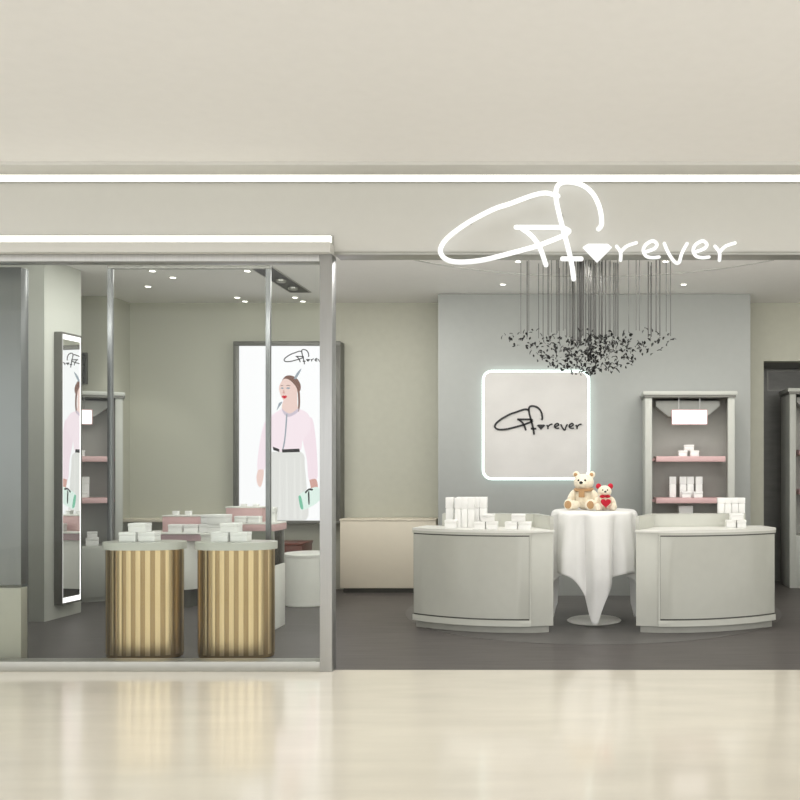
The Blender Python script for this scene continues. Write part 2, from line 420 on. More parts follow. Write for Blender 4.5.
# ------------------------------------------------------------------ mirror on the left column
a = math.radians(6.3)
mA = Vector((-5.2, 2.2)); dirv = Vector((math.sin(a), math.cos(a))); L_ = .275
t = thing('wall_mirror', 'tall narrow mirror with white lit edges on the left column', 'mirror', (mA.x, mA.y, 0), -a)
z0, z1 = az(603, 2.22), az(334, 2.22)
# local: +y runs along the mirror, +x faces the room
part('glass', MB().box(-.004, .0, .010, L_ - .010, z0 + .05, z1 - .05), 'mirror', t)
b = MB().box(-.004, .003, .004, .010, z0, z1).box(-.004, .003, L_ - .010, L_ - .004, z0, z1).box(-.004, .003, .010, L_ - .010, z0, z0 + .05).box(-.004, .003, .010, L_ - .010, z1 - .05, z1)
part('lit_border', b, 'screen', t, 'glowing white border')
b = MB().box(-.10, .006, -.012, .004, z0 - .02, z1 + .02, .002).box(-.08, .006, L_ - .004, L_ + .012, z0 - .02, z1 + .02, .002).box(-.09, .006, .004, L_ - .004, z1, z1 + .02).box(-.09, .006, .004, L_ - .004, z0 - .02, z0).box(-.09, -.004, .004, L_ - .004, z0, z1)
part('frame', b, 'darkframe', t)

# small dark wall screen behind the column
t = thing('wall_screen', 'small dark slatted screen on the wall above the left display case', 'screen', (ax(80, 3.96), 3.96, az(368.5, 3.96)))
part('frame', MB().box(-.1, .1, -.03, 0, -.19, .19, .004), 'darkframe', t)
b = MB()
for k in range(9): b.box(-.085, .085, -.038, -.03, -.172 + k * .039, -.172 + k * .039 + .032)
part('panel', b, 'grille', t)

# ------------------------------------------------------------------ shop ceiling fittings
t = thing('ceiling_slot', 'black recessed ceiling slot with two spotlights above the gold drums', 'ceiling light', (-3.295, 2.5, ZC))
part('housing', MB().box(-.115, .115, -1.5, 1.22, -.006, .0), 'black', t)
part('rim', MB().box(-.125, -.115, -1.5, 1.22, -.01, .0).box(.115, .125, -1.5, 1.22, -.01, 0).box(-.125, .125, 1.22, 1.23, -.01, 0), 'frame', t)
for yy in (.55, .95):
    o = part('spotlight', MB().lathe([(.05, -.03), (.055, -.02), (.055, -.006)], 20, (0, yy, 0)), 'frame', t)
    part('lens', MB().lathe([(.04, -.034), (.042, -.031)], 20, (0, yy, 0)), 'frame', o)
DL = [(-4.57, 2.46, ''), (-3.59, 2.46, ''), (-4.5, 2.62, ''), (-3.5, 2.62, ''), (-4.93, 3.39, ''), (-4.43, 2.93, ''), (-4.16, 4.02, ''), (-4.16, 4.26, ''), (-3.46, 4.02, ''), (-3.44, 4.26, ''), (-2.5, 2.25, ''), (-2.93, 3.67, ''), (-.87, 3.28, ''), (1.17, 3.28, ''), (-.62, 2.2, ''), (.86, 2.2, ''), (2.5, 2.6, '')]
m0 = None
for i, (x, y, _) in enumerate(DL):
    if m0 is None:
        m0 = MB().lathe([(.03, -.008), (.036, -.008), (.04, -.003), (.04, 0)], 24).mesh('ring', 'white')
        m1 = MB().lathe([(.028, -.011), (.03, -.0085)], 24).mesh('lens', 'lamp')
    lab = ('small round ceiling downlight over the window display behind the glass' if x < -2.4 else 'small round ceiling downlight over the open shop floor')
    t = thing('downlight', lab, 'ceiling light', (x, y, ZC), group='downlights behind the window' if x < -2.4 else 'downlights over the open floor')
    link('ring', m0, t); link('lens', m1, t)

# ------------------------------------------------------------------ chandelier
CX, CY = .10, 2.1
t = thing('petal_chandelier', 'chandelier of black petals hanging on thin dark wires above the draped table', 'chandelier', (CX, CY, ZC))
part('ceiling_plate', MB().lathe([(.30, -.012), (.31, -.006), (.31, 0)], 64), 'shop_ceiling', t)
wires = []
for k in range(62):
    r = .86 * math.sqrt(random.random()) if k < 46 else .2 * math.sqrt(random.random())
    th = random.random() * 2 * PI
    wires.append((r * math.cos(th), .55 * r * math.sin(th), r))
for i, (x, y, r) in enumerate(wires):
    zl = -.75 - .03 * random.random() - max(0, .25 - r) * .6
    part('wire', MB().tube([(x, y, 0), (x, y, zl)], .0055 if i % 4 == 0 or r < .2 else .0034, 6), 'wire', t)
def petal_mesh():
    vs = []; fs = []
    prof = [(0, .0), (.25, .62), (.55, 1.), (.8, .7), (1, .05)]
    for u, w in prof:
        for sgn in (-1, 0, 1):
            vs.append(((u - .5), sgn * w * .28, .10 * abs(sgn) + .12 * math.sin(u * PI)))
    n = len(vs)
    vs += [(x, y, z - .03) for x, y, z in vs]
    for i in range(4):
        for j in range(2):
            a_ = i * 3 + j; f = [a_, a_ + 1, a_ + 4, a_ + 3]; fs.append(f); fs.append([v + n for v in f][::-1])
    for i in range(4):
        for e in (0, 2):
            a_, b_ = i * 3 + e, i * 3 + 3 + e; fs.append([a_, b_, b_ + n, a_ + n])
    return vs, fs
pv, pf = petal_mesh()
pmesh = MB().add(pv, pf).mesh('petal', 'petal')
spots = []
while len(spots) < 640:
    r = .89 * random.random() ** 1.1; th = random.random() * 2 * PI
    low = 2.44 + .38 * (r / .89) ** 2.; hi = 2.81 + .04 * random.random()
    u = random.random(); z = low + (hi - low) * u
    if r > .55 and random.random() < .55: continue
    spots.append((r * math.cos(th), .55 * r * math.sin(th), z - ZC, .030 + .022 * random.random(), Matrix.Rotation(random.random() * 6.28, 3, 'Z') @ Matrix.Rotation(random.uniform(-1.2, 1.2), 3, 'Y') @ Matrix.Rotation(random.uniform(-1.3, 1.3), 3, 'X')))
spots.sort(key=lambda p: p[1] - p[3] * 6)
rest = MB()
for i, (x, y, z, sz, rot) in enumerate(spots):
    if i < 100:
        o = link('petal', pmesh, t); o.matrix_local = Matrix.Translation((x, y, z)) @ rot.to_4x4() @ Matrix.Scale(sz, 4)
    else: rest.add([rot @ (Vector(v) * sz) + Vector((x, y, z)) for v in pv], pf)
part('petal', rest, 'petal', t, kind='stuff')

# ------------------------------------------------------------------ product boxes
def carton(x, y, z, w, h, label, group=None, d=None, rz=0, name='product_box'):
    d = d or w * .8
    b = MB().box(-w / 2, w / 2, -d / 2, d / 2, 0, h * .62, min(.004, w * .04)).box(-w / 2 - .002, w / 2 + .002, -d / 2 - .002, d / 2 + .002, h * .64, h, min(.004, w * .04)).box(-w / 2 + .004, w / 2 - .004, -d / 2 + .004, d / 2 - .004, h * .6, h * .66)
    return single(name, b, 'box', label, 'box', (x, y, z), rz, group)

# ------------------------------------------------------------------ the two curved counters
AX = .135
def counter(sg, label):
    """sg = 1 the right counter, -1 its mirror image on the left"""
    root = thing('curved_counter', label, 'counter', (AX + sg * 1.1, 1.75, 0))
    ox, oy = AX + sg * 1.1, 1.75
    T = lambda p: (AX + sg * (p[0] - AX) - ox, p[1] - oy)
    P0, PM, P1, P2, P3, P4 = (.716, 1.42), (1.35, 1.40), (1.86, 1.78), (1.80, 2.12), (.67, 1.97), (.515, 1.46)
    def arc(d0=0., n=20, t0=0., t1=1.):
        out = []
        for k in range(n + 1):
            u = t0 + (t1 - t0) * k / n
            x = (1 - u) ** 2 * P0[0] + 2 * u * (1 - u) * PM[0] + u * u * P1[0]; y = (1 - u) ** 2 * P0[1] + 2 * u * (1 - u) * PM[1] + u * u * P1[1]
            tx = 2 * (1 - u) * (PM[0] - P0[0]) + 2 * u * (P1[0] - PM[0]); ty = 2 * (1 - u) * (PM[1] - P0[1]) + 2 * u * (P1[1] - PM[1])
            l_ = math.hypot(tx, ty); out.append((x + ty / l_ * d0, y - tx / l_ * d0))
        return out
    def outline(d0): 
        A_ = arc(d0)
        if d0 >= 0: return A_ + [(P1[0] + d0 * .6, P1[1] + .02), P2, P3, (P4[0] - d0 * .6, P4[1] - d0 * .3)]
        return A_ + [(P2[0] + d0, P2[1] + d0), (P3[0] - d0, P3[1] + d0), (P4[0] - d0 * 1.2, P4[1] - d0)]
    tr = lambda L: [T(p) for p in L]
    part('plinth', MB().prism(tr(outline(-.035)), 0, .07), 'plinth', root)
    part('body', MB().prism(tr(outline(0)), .07, .925, .003), 'counter', root)
    def skin(t0, t1, z0, z1, d0, d1): return MB().prism(tr(arc(d0, 20, t0, t1) + arc(d1, 20, t0, t1)[::-1]), z0, z1, .002)
    part('gap_shade_sheet', skin(.0, .995, .125, .905, .004, .0), 'gap', root, 'dark sheet painted as shade in the gap around the front panel')  # dark colour stands in for the shade between panel and rails
    part('front_panel', skin(.015, .985, .14, .89, .014, .003), 'counter_panel', root)
    part('lower_rail', skin(0, 1, .07, .125, .014, .0), 'counter', root)
    part('upper_rail', skin(0, 1, .902, .925, .014, 0), 'counter', root)
    part('end_stile', skin(0, .013, .126, .901, .014, .0), 'counter', root)
    part('top', MB().prism(tr(outline(.016)), .925, .95, .004), 'white', root)
    # raised rim round the inner end and the back
    rim = [(P4[0] - .004, P4[1]), (P4[0] + .03, P4[1] - .002), (P3[0] + .05, P3[1] - .09), (1.62, 1.99), (1.62, 2.09), P3]
    part('raised_rim', MB().prism(tr(rim), .9505, 1.075, .008), 'counter', root)
    return root
counter(-1, 'pale grey curved counter left of the draped table')
counter(1, 'pale grey curved counter right of the draped table, in front of the tall case')

# cartons on the counters
def row(px0, n, wpx, y, z, hpx, lab, grp, step=None):
    s = F / (D + y)
    for k in range(n):
        x = (px0 + (step or wpx) * k + wpx / 2 - VX) / s
        carton(x, y, z, wpx / s * .94, hpx / s, lab, grp, d=wpx / s * .9)
G1 = 'tall cartons on the left counter'
lab1 = 'tall slim white carton in the front row at the left end of the left counter'
lab2 = 'tall slim white carton in the back row at the left end of the left counter'
row(446, 1, 8, 1.83, .95, 30, 'tall slim white carton at the far left end of the row on the left counter', None)
row(455, 3, 6.5, 1.76, .95, 30, lab1, G1)
row(457, 4, 7.6, 1.88, .95, 30, lab2, 'back row of tall cartons on the left counter')
row(445, 1, 12, 1.68, .95, 8.5, 'low white carton in front of the tall cartons on the left counter', None)
row(474, 2, 11.7, 1.57, .95, 7.6, 'bottom white carton of the pyramid beside the tall cartons on the left counter', 'bottom cartons of the pyramid beside the tall cartons', 12.4)
row(482, 1, 12.5, 1.57, .95 + 7.6 / 107, 7.6, 'top white carton of the pyramid beside the tall cartons on the left counter', None)
row(505, 2, 13, 1.56, .95, 7.6, 'bottom white carton of the pyramid nearest the draped table on the left counter', 'bottom cartons of the pyramid nearest the table', 13.6)
row(511.5, 1, 14, 1.56, .95 + 7.6 / 107.5, 7.6, 'top white carton of the pyramid nearest the draped table on the left counter', None)
row(717.5, 4, 6.8, 2.02, 1.0755, 15.5, 'tall white carton standing in a row on the rim of the right counter', 'tall cartons on the right counter rim')
row(726, 2, 9.5, 1.8, .95, 7.5, 'bottom white carton of the pyramid at the right end of the right counter', 'bottom cartons of the right counter pyramid', 10.2)
row(730, 1, 13, 1.8, .95 + 7.5 / 104.4, 6.5, 'top white carton of the pyramid at the right end of the right counter', None)

# ------------------------------------------------------------------ round table, cloth and bears
TX, TY, TH = .14, 2.1, 1.098
t = thing('pedestal_table', 'round pedestal table with a white disc foot, under the draped cloth', 'table', (TX, TY, 0))
part('tabletop', MB().lathe([(.37, TH - .045), (.39, TH - .03), (.39, TH - .006), (.38, TH - .002)], 48), 'white', t)
part('column', MB().lathe([(.05, .03), (.035, .12), (.03, .5), (.035, TH - .045)], 24), 'white', t)
part('base', MB().lathe([(.265, .004), (.27, .012), (.25, .024), (.08, .036), (.05, .06)], 48), 'white', t)
def cloth():
    a0, Rr, rc, nth, nr = .985, .385, .03, 240, 56
    vs = []; fs = []
    for i in range(nr + 1):
        for k in range(nth):
            th = 2 * PI * k / nth; ph = th + PI / 4
            c, s_ = abs(math.cos(ph)), abs(math.sin(ph))
            p_ = 20.; rm = a0 / ((c ** p_ + s_ ** p_) ** (1 / p_)) if True else 0
            rm = min(rm * (1 + .13 * (c * s_ * 2) ** 6), 1.465)
            u = i / nr; rho = u * rm
            if rho < Rr: r, z = rho, 0.
            elif rho < Rr + rc * PI / 2:
                q_ = (rho - Rr) / rc; r = Rr + rc * math.sin(q_); z = -rc * (1 - math.cos(q_))
            else:
                dz = rho - Rr - rc * PI / 2; r = Rr + rc; z = -rc - dz
            dz = max(0, -z - .01)
            w = min(1, dz / .42) ** .8
            fold = w * (.07 * (2 * abs(math.cos(4.5 * th + .5 + .35 * math.sin(2 * th + 1))) ** .9 - 1.1) + .012 * math.cos(20 * th + .4))
            tip = max(0, (dz - .62) / .4)
            r2 = r + fold * (1 - .7 * min(1, tip)) + .02 * w - .035 * min(1, tip)
            vs.append((r2 * math.cos(th), r2 * math.sin(th), z))
    for i in range(nr):
        for k in range(nth):
            k2 = (k + 1) % nth
            fs.append([i * nth + k, i * nth + k2, (i + 1) * nth + k2, (i + 1) * nth + k])
    bm = bmesh.new(); V = [bm.verts.new(v) for v in vs]
    for f in fs: bm.faces.new([V[j] for j in f])
    bmesh.ops.remove_doubles(bm, verts=bm.verts[:], dist=1e-5)
    m_ = MB().bm(bm); return m_
o = single('tablecloth', cloth(), 'cloth', 'white satin cloth draped over the round table between the counters', 'tablecloth', (TX, TY, TH + .006), angle=80)
md = o.modifiers.new('thick', 'SOLIDIFY'); md.thickness = .004; md.offset = 1

def fused(mb, voxel, m, name):
    """one continuous skin round overlapping forms"""
    me = mb.mesh(name, m); o = bpy.data.objects.new('tmp', me); C.objects.link(o)
    r = o.modifiers.new('r', 'REMESH'); r.mode = 'VOXEL'; r.voxel_size = voxel
    sm = o.modifiers.new('s', 'SMOOTH'); sm.factor = .6; sm.iterations = 5
    dg = bpy.context.evaluated_depsgraph_get(); dg.update()
    out = bpy.data.meshes.new_from_object(o.evaluated_get(dg)); out.name = name
    bpy.data.objects.remove(o); out.materials.clear(); out.materials.append(M[m]); out.shade_smooth()
    return out
def bear(k, loc, label, small=False, rz=0):
    """k scales a bear that sits .38 high facing -y"""
    t = thing('teddy_bear', label, 'soft toy', loc, rz)
    S = lambda *a_: tuple(v * k for v in a_)
    b = MB()
    b.ball(S(0, .02, .10), S(.098, .085, .105), 3); b.ball(S(0, .0, .16), S(.08, .07, .07), 3)
    b.ball(S(0, -.01, .275), S(.105, .09, .09), 3); b.ball(S(0, -.085, .262), S(.05, .045, .038), 3)
    for sg in (-1, 1):
        b.ball(S(sg * .125, -.02, .125), S(.038, .045, .085), 3, Matrix.Rotation(sg * -.42, 3, 'Y'))
        b.ball(S(sg * .085, -.10, .048), S(.052, .095, .048), 3, Matrix.Rotation(sg * -.5, 3, 'Z') if False else Matrix.Rotation(sg * .35, 3, 'Z'))
        b.ball(S(sg * .115, -.175, .055), S(.052, .034, .058), 3)
        if not small: b.ball(S(sg * .083, .0, .355), S(.036, .022, .036), 3)
    me = fused(b, .0065 * k, 'plush', 'body'); link('body', me, t)
    for sg in (-1, 1):
        if small: part('ear', MB().ball(S(sg * .088, .0, .352), S(.04, .026, .042), 3), 'red', t, 'red ear')
        else: part('inner_ear', MB().ball(S(sg * .083, -.017, .355), S(.02, .008, .02), 2), 'tan', t)
        part('eye', MB().ball(S(sg * .034, -.094, .298), S(.011, .009, .012), 2), 'nose', t)
        part('paw_pad', MB().ball(S(sg * .115, -.206, .055), S(.036, .008, .04), 3), 'plush' if small else 'tan', t)
    part('nose', MB().ball(S(0, -.128, .275), S(.02, .012, .015), 2), 'nose', t)
    if small:
        h = MB(); n = 28; P = []
        for i in range(n):
            u = 2 * PI * i / n
            P.append((.0046 * 16 * math.sin(u) ** 3, .0046 * (13 * math.cos(u) - 5 * math.cos(2 * u) - 2 * math.cos(3 * u) - math.cos(4 * u))))
        vs = []
        for f_, dy in ((.85, -.235), (1., -.22), (1., -.17), (.85, -.155)): vs += [S(x * f_, dy, .115 + z * f_) for x, z in P]
        fs = [list(range(n))[::-1], [3 * n + i for i in range(n)]] + [[j * n + i, j * n + (i + 1) % n, (j + 1) * n + (i + 1) % n, (j + 1) * n + i] for j in range(3) for i in range(n)]
        part('heart', h.add(vs, fs), 'red', t, 'red felt heart held on the lap')
        bw = MB().ball(S(-.04, -.085, .205), S(.04, .018, .024), 2).ball(S(.04, -.085, .205), S(.04, .018, .024), 2).ball(S(0, -.09, .205), S(.016, .018, .016), 2)
        part('bow', bw, 'red', t, 'red bow at the neck')
    else:
        pts = [S(.088 * math.cos(u), -.005 + .082 * math.sin(u), .205 + .006 * math.sin(u)) for u in [2 * PI * i / 28 for i in range(28)]]
        part('scarf', MB().tube(pts, .017 * k, 8, closed=True).box(-.032 * k, .03 * k, -.105 * k, -.085 * k, .125 * k, .205 * k, .006 * k), 'tan', t, 'tan scarf')
    return t
zt = TH + .0125
bear(.97, (ax(584, 2.06), 2.06, zt), 'larger cream teddy bear with a tan scarf sitting on the draped table', rz=math.radians(-14))
bear(.66, (ax(604.5, 1.9), 1.90, zt), 'smaller cream teddy bear with red ears and red heart on the draped table', True, rz=math.radians(4))

# ------------------------------------------------------------------ display cases
def case(loc, label):
    t = thing('display_case', label, 'display case', loc)     # local: front at y=0, back at y=.45
    for sg in (-1, 1):
        part('side_panel', MB().box(min(sg * .43, sg * .51), max(sg * .43, sg * .51), .0, .06, 0, 2.34, .006).box(min(sg * .48, sg * .51), max(sg * .48, sg * .51), .06, .45, 0, 2.34, .003), 'cabinet', t)
    part('back_panel', MB().box(-.48, .48, .42, .45, .62, 2.34), 'caseback', t)
    part('top', MB().box(-.535, .535, -.03, .46, 2.35, 2.395, .008), 'cabinet', t)
    part('top_trim', MB().box(-.52, .52, -.02, .44, 2.325, 2.35), 'darkframe', t)
    part('base_cabinet', MB().box(-.43, .43, .012, .45, .0, .63, .003), 'cabinet', t)
    for sg in (-1, 1):
        d = part('door', MB().box(min(sg * .006, sg * .41), max(sg * .006, sg * .41), -.004, .012, .05, .615, .003), 'cabinet', t)
        part('knob', MB().ball((sg * .04, -.012, .5), .009, 2), 'steel', d)
    for z in (1.595, 1.12):
        o = part('shelf', MB().box(-.38, .41, .03, .42, z, z + .062, .004), 'pink', t, 'dusty pink shelf')
        part('bracket', MB().box(-.43, -.38, .2, .26, z + .01, z + .04).box(.41, .43, .2, .26, z + .01, z + .04), 'pink', o)
    br = [(-.37, .26), (.37, .26), (.37, .2), (.22, .08), (-.22, .08), (-.37, .2)]
    part('lamp_hood', MB().add([(x, .2, 2.04 + z) for x, z in br] + [(x, .4, 2.04 + z) for x, z in br], [list(range(6)), list(range(6, 12))] + [[i, (i + 1) % 6, 6 + (i + 1) % 6, 6 + i] for i in range(6)]), 'cabinet', t, smooth=False)
    o = part('sign', MB().box(-.205, .205, .04, .06, 2.015, 2.19, .003), 'pink', t, 'small lit sign with pink frame')
    part('sign_face', MB().box(-.195, .195, .034, .04, 2.025, 2.18), 'screen', o, 'glowing blank white face')
    part('hanger', MB().tube([(-.12, .05, 2.19), (-.12, .05, 2.33)], .006, 6).tube([(.12, .05, 2.19), (.12, .05, 2.33)], .006, 6), 'steel', t)
    return t
cases = [(Vector((ax(690, 3.35), 3.35, 0)), 'tall display case with pink shelves against the feature wall behind the right counter', 1., 'the feature wall case'),
         (Vector((-5.72, 3.25, 0)), 'tall display case with pink shelves beside the tall mirror, half hidden by the column', 1., 'the mirror side case'),
         (Vector((2.66 + .51 * 1.06, 4.5, 0)), 'tall display case with pink shelves in the dark recess at the right edge', 1.06, 'the dark recess case')]
c0 = None
for loc, lab, sc, where in cases:
    rz_ = math.radians(28) if loc.x < -3 else 0
    if c0 is None: c0 = case(loc, lab); c0['group'] = 'display cases with pink shelves'
    else: dup(c0, loc, lab, rz_, sc)
    L = lambda x, y, z: (loc.x + (x * math.cos(rz_) - y * math.sin(rz_)) * sc, loc.y + (x * math.sin(rz_) + y * math.cos(rz_)) * sc, loc.z + z * sc)
    z1_, z2_ = 1.657 * sc, 1.182 * sc
    def cc(x, y, z, w, h, what, grp=None):
        p = L(x, y, 0); carton(p[0], p[1], z, w * sc, h * sc, what + ' of ' + where, (grp + ' of ' + where) if grp else None, rz=rz_)
    cc(-.06, .2, z1_ + .001, .10, .068, 'bottom pyramid carton on the upper shelf', 'bottom cartons on the upper shelf')
    cc(.075, .2, z1_ + .001, .10, .068, 'bottom pyramid carton on the upper shelf', 'bottom cartons on the upper shelf')
    cc(.01, .2, z1_ + .001 + .068 * sc, .11, .066, 'top pyramid carton on the upper shelf')
    for x in (-.175, -.055, .03, .13): cc(x, .22, z2_ + .001, .075, .24, 'tall slim white carton on the lower shelf', 'tall cartons on the lower shelf')
    for x in (-.03, .105): cc(x, .11, z2_ + .001, .10, .07, 'low white carton before the tall ones on the lower shelf', 'low cartons on the lower shelf')
    cc(-.03, .2, .631 * sc, .17, .215, 'bottom white carton of the stack on the base cabinet')
    cc(-.03, .2,   .631 * sc + .215 * sc, .16, .24, 'top white carton of the stack on the base cabinet')
    cc(.2, .14, .631 * sc, .13, .09, 'lower white carton beside the stack on the base cabinet')
    cc(.2, .14, .631 * sc + .09 * sc, .10, .07, 'upper white carton beside the stack on the base cabinet')

# ------------------------------------------------------------------ gold drums
def superell(w, d, e, n=96):
    out = []
    for k in range(n):
        a_ = 2 * PI * k / n; c, s_ = math.cos(a_), math.sin(a_)
        out.append((math.copysign(abs(c) ** (2 / e), c) * w, math.copysign(abs(s_) ** (2 / e), s_) * d))
    return out
def drum(px, label):
    y = .42
    t = thing('fluted_drum', label, 'display stand', (ax(px, y), y, 0))
    # walk the outline at even steps and flute it
    base = superell(.298, .15, 2.4, 720)
    per = [0]
    for i in range(720): per.append(per[-1] + math.dist(base[i], base[(i + 1) % 720]))
    tot = per[-1]; nf = 40; N = nf * 8; out = []; j = 0
    for k in range(N):
        d_ = tot * k / N
        while per[j + 1] < d_: j += 1
        p, p2 = base[j], base[(j + 1) % 720]; u = (d_ - per[j]) / max(1e-9, per[j + 1] - per[j])
        x, y_ = p[0] + (p2[0] - p[0]) * u, p[1] + (p2[1] - p[1]) * u
        tx, ty = p2[0] - p[0], p2[1] - p[1]; l_ = math.hypot(tx, ty) or 1
        dd = -.0014 * (1 - abs(math.sin(PI * (k % 8) / 8)))
        out.append((x + ty / l_ * dd, y_ - tx / l_ * dd))
    b = MB(); n = len(out)
    vs = [(x, y_, .045) for x, y_ in out] + [(x, y_, .872) for x, y_ in out]
    b.add(vs, [[i for i in range(n)][::-1], [n + i for i in range(n)]])
    for i in range(n):
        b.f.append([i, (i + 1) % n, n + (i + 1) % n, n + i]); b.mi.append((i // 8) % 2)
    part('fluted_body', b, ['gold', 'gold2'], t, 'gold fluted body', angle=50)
    part('skirting', MB().prism(superell(.293, .146, 2.4), .02, .046), 'gold2', t)
    part('top', MB().prism(superell(.318, .17, 2.4), .872, .93, .008), 'counter', t, 'pale grey rounded top')
    for x in (-.22, .22):
        for yy in (-.08, .08): part('foot', MB().lathe([(.02, 0), (.022, .021)], 16, (x, yy, 0)), 'foot', t)
    return t
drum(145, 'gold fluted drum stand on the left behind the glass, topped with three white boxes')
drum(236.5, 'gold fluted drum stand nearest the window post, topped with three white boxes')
s = F / (D + .42)
for px, where in ((145, 'left gold drum'), (236.5, 'gold drum nearest the window post')):
    dx = -14.5
    for k in (0, 1):
        wpx = 16.5
        carton((px + dx + k * 19 - VX + 0) / s + (.03 if 0 else .0), .42, .931, wpx / s, 9.3 / s, 'bottom white box of the pyramid on the ' + where, 'bottom boxes on the ' + where)
    carton((px + dx + 9.5 - VX) / s, .42, .931 + 9.3 / s, 17 / s, 9 / s, 'top white box of the pyramid on the ' + where)

# ------------------------------------------------------------------ display tables with pink risers
ty = 3.1; s = F / (D + ty)
t = thing('display_table', 'white display table with mauve edged top behind the left gold drum', 'display table', (ax(178, ty), ty, 0))
hw = 34 / s; tz = az(533, ty - .2)
part('top', MB().prism(rounded_rect(2 * hw, .46, .06), tz - .012, tz, .003), 'white', t)
part('edge_band', MB().prism(rounded_rect(2 * hw - .006, .45, .06), tz - .085, tz - .013), 'mauve', t, 'mauve band under the top')
part('body', MB().prism([(x - .1, y_) for x, y_ in rounded_rect(2 * hw - .02, .42, .12)], .2, tz - .086, .004), 'white', t)
part('kick', MB().prism([(x - .1, y_) for x, y_ in rounded_rect(2 * hw - .16, .3, .06)], 0, .2), 'gap', t)
r = thing('riser', 'pink riser box standing on the mauve edged display table', 'riser', (ax(188.5, ty + .1), ty + .08, tz + .001))
part('box', MB().box(-.235, .235, -.1, .1, 0, .168, .004), 'pink', r)
part('top', MB().box(-.24, .24, -.105, .105, .168, .18, .002), 'white', r)
zr = tz + .181
for px_ in (176, 188.5): carton(ax(px_, ty + .08), ty + .08, zr, .06, .045, 'small white carton on top of the pink riser behind the drums', 'small cartons on the left pink riser')
for px_, w in ((176.5, 13), (192.5, 14)): carton(ax(px_, ty - .12), ty - .12, tz + .001, w / s, 8 / s, 'low white carton in front of the pink riser behind the drums', 'low cartons before the left pink riser', d=.09)
for i, (px_, z_, w) in enumerate(((216, 0, 13), (220, 9, 18), )): carton(ax(px_ - 7.5, ty - .1), ty - .12, tz + .001 + z_ / s, w / s, 8.6 / s, ('lower' if i == 0 else 'upper') + ' white carton stacked at the right end of the mauve edged table', d=.1)

gy = 1.76; s = F / (D + gy)
t = thing('glass_vitrine', 'glass sided display counter with pink top and white plinth by the window post', 'display counter', (-3.11, gy, 0))
hw = .25; zt_ = az(523.5, gy - .2)
part('plinth', MB().box(-hw, hw, -.15, .15, 0, az(566, 1.61), .005), 'white', t)
part('top', MB().box(-hw - .01, hw + .01, -.16, .16, zt_ - .075, zt_ - .012, .003), 'pink', t, 'pink top slab')
part('top_sheet', MB().box(-hw - .01, hw + .01, -.16, .16, zt_ - .0115, zt_, .002), 'white', t)
zb = az(566, 1.61) + .001
part('glass_side', MB().box(-hw + .01, -hw + .016, -.13, .13, zb, zt_ - .076), 'glass', t); part('glass_side', MB().box(hw - .016, hw - .01, -.13, .13, zb, zt_ - .076), 'glass', t)
part('glass_side', MB().box(-hw + .017, hw - .017, -.136, -.13, zb, zt_ - .076), 'glass', t); part('glass_side', MB().box(-hw + .017, hw - .017, .13, .136, zb, zt_ - .076), 'glass', t)
for x in (-1, 1):
    for y_ in (-1, 1): part('corner_post', MB().box(x * (hw - .012) - .007, x * (hw - .012) + .007, y_ * .135 - .007, y_ * .135 + .007, zb, zt_ - .076), 'frame', t)
r = thing('riser', 'pink riser box standing on the glass sided display counter', 'riser', (ax(246.5, gy + .06), gy + .07, zt_ + .001))
part('box', MB().box(-.17, .17, -.08, .08, 0, .135, .004), 'pink', r); part('top', MB().box(-.175, .175, -.085, .085, .135, .147, .002), 'white', r)
for px_ in (244, 256): 
    carton(ax(px_, gy + .07), gy + .07, zt_ + .149, .05, .022, 'small carton on top of the pink riser before the lit poster', 'small cartons on the right pink riser')
for px_ in (241.5, 254.5): carton(ax(px_, gy - .08), gy - .07, zt_ + .001, 12 / s, 6.5 / s, 'low white carton in front of the pink riser on the glass sided counter', 'low cartons before the right pink riser', d=.08)
carton(ax(272, gy - .02), gy - .02, zt_ + .001, 8 / s, 15 / s, 'tall white carton at the right end of the glass sided counter', d=.07)
for i, (px_, z_, w) in enumerate(((218.5, 0, 15), (219.5, 9.4, 18))):
    pass
s2 = F / (D + 1.3); zz = az(533, 1.3)
t = thing('white_pedestal', 'low white pedestal between the gold drums carrying two stacked cartons', 'pedestal', (ax(219, 1.3), 1.3, 0))
part('body', MB().box(-.12, .12, -.1, .1, .05, zz - .02, .004), 'white', t); part('top', MB().box(-.125, .125, -.105, .105, zz - .02, zz, .003), 'white', t); part('kick', MB().box(-.1, .1, -.08, .08, 0, .05), 'gap', t)
carton(ax(217, 1.3), 1.3, zz + .001, 14 / s2, 9 / s2, 'lower white carton on the low white pedestal between the drums')
carton(ax(219.5, 1.3), 1.3, zz + .001 + 9 / s2, 19 / s2, 9.5 / s2, 'upper white carton on the low white pedestal between the drums')

# red-brown chest, white round pedestal, cream sideboards
t = thing('wooden_chest', 'red-brown wooden chest standing below the lit poster', 'chest', (ax(287, 3.9), 3.9, 0))
hw = .24; h = az(543, 3.7)
part('body', MB().box(-hw, hw, -.2, .2, .04, h - .03, .006), 'wood', t); part('lid', MB().box(-hw - .008, hw + .008, -.208, .208, h - .03, h, .005), 'wood', t); part('plinth', MB().box(-hw + .02, hw - .02, -.18, .18, 0, .04), 'gap', t)
t = thing('round_pedestal', 'low white round pedestal beside the red-brown wooden chest', 'pedestal', (ax(309, 3.2), 3.22, 0))
part('body', MB().lathe([(.27, .0), (.278, .01), (.278, .535)], 64), 'white', t); part('top', MB().lathe([(.278, .536), (.28, .54), (.28, .568), (.274, .574)], 64), 'white', t)
t = thing('sideboard', 'long cream sideboard against the rear wall left of the left counter', 'sideboard', (ax(390, 4.05), 4.22, 0))
x0, x1 = ax(340, 4.05) - t.location.x, ax(436, 4.05) - t.location.x
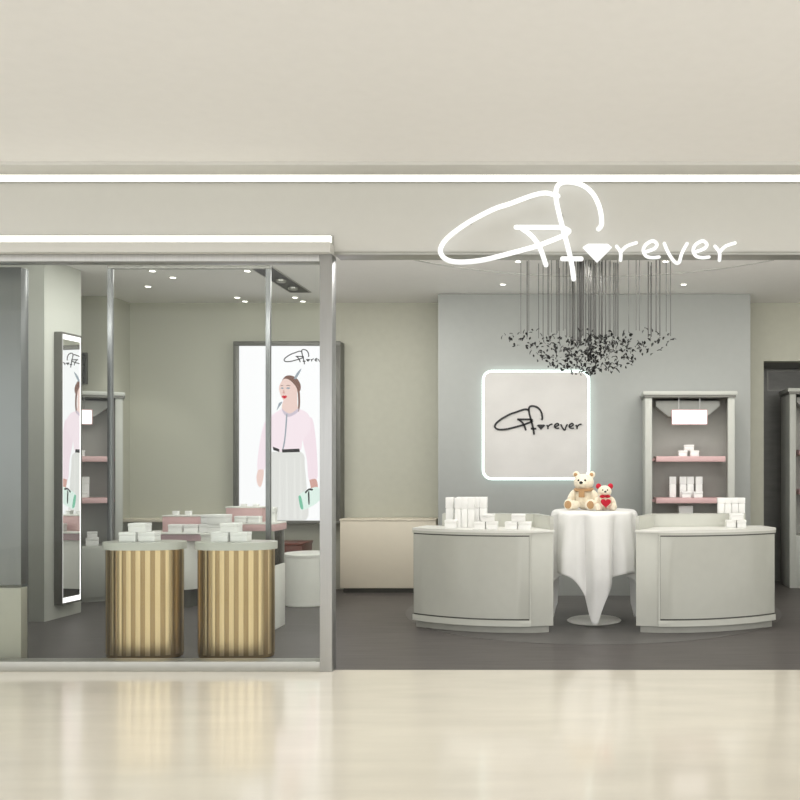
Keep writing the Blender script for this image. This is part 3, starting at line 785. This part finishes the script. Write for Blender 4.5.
part('body', MB().box(x0, x1, -.17, .17, .06, .88, .006), 'cream', t); part('top', MB().box(x0 - .006, x1, -.176, .17, .881, .905, .004), 'cream', t); part('kick', MB().box(x0 + .03, x1 - .03, -.12, .16, 0, .06), 'gap', t)
t = thing('wall_shelf', 'long cream ledge along the rear wall behind the left gold drum', 'shelf', (ax(150, 4.2), 4.4, .9))
part('board', MB().box(-.62, 1.1, -.25, -.004, -.04, 0, .004), 'cream', t)
for x in (-.4, .9): part('bracket', MB().box(x - .015, x + .015, -.2, -.004, -.14, -.041), 'cream', t)

# ------------------------------------------------------------------ light
def area(name, loc, sx, sy_, e, col=(1, .96, .9), rot=(0, 0, 0), shape='RECTANGLE', spread=180):
    l = bpy.data.lights.new(name, 'AREA'); l.shape = shape; l.size = sx; l.size_y = sy_; l.energy = e; l.color = col; l.spread = math.radians(spread)
    o = bpy.data.objects.new(name, l); C.objects.link(o); o.location = loc; o.rotation_euler = rot; return o
def spot(name, loc, to, e, size=60, blend=.6, col=(1, .97, .92), rad=.05):
    l = bpy.data.lights.new(name, 'SPOT'); l.energy = e; l.spot_size = math.radians(size); l.spot_blend = blend; l.color = col; l.shadow_soft_size = rad
    o = bpy.data.objects.new(name, l); C.objects.link(o); o.location = loc
    o.rotation_euler = (Vector(to) - Vector(loc)).to_track_quat('-Z', 'Y').to_euler(); return o
# area lights added out of frame, aimed to brighten the mall floor
for x in (-6, -2, 2, 6): area('mall_fill_light', (x, -2.63, ZM - .01), 3, .2, 13, (1, .98, .95), (math.radians(25), 0, 0), 'RECTANGLE', 70)
# soft fill lights added under the shop ceiling, without fixtures
for x, y, e in ((-4.2, 2.2, 48), (-2.4, 2.6, 36), (-1.2, 1.5, 26), (.14, 1.0, 30), (1.5, 1.5, 26), (3.2, 2.4, 30)): area('shop_fill_light', (x, y, ZC - .02), .7, .7, e * .5, (1, .98, .94))
area('ceiling_fill_light', (-.5, .26, 3.0), 10, .12, 70, (1, .98, .95), (math.radians(122), 0, 0))  # unseen uplight added behind the fascia to brighten the shop ceiling
spot('shelf_spot', (1.25, 2.2, ZC - .05), (1.25, 3.4, 1.2), 24, 80)
spot('shelf_spot', (.1, 2.0, ZC - .05), (.2, 3.8, 1.0), 28, 75)
spot('wall_spot', (-5.15, 3.35, ZC - .05), (-5.5, 4.0, 1.4), 25, 60)
spot('table_spot', (.3, .7, ZC - .05), (.14, 2.0, .9), 20, 45)
w = bpy.data.worlds.new('world'); SC.world = w; w.use_nodes = True
w.node_tree.nodes['Background'].inputs[0].default_value = (1, .99, .97, 1); w.node_tree.nodes['Background'].inputs[1].default_value = 1.75

# ------------------------------------------------------------------ camera
cam = bpy.data.cameras.new('camera'); co = bpy.data.objects.new('camera', cam); C.objects.link(co)
co.location = (0, -D, EYE); co.rotation_euler = (PI / 2, 0, 0)
cam.sensor_width = 36; cam.lens = F * 36 / 800
cam.shift_x = -(VX - 400) / 800; cam.shift_y = (HY - 400) / 800
SC.camera = co
SC.view_settings.view_transform = 'Standard'; SC.view_settings.look = 'None'; SC.view_settings.gamma = 1; SC.view_settings.exposure = 0
SC.view_settings.use_curve_mapping = False
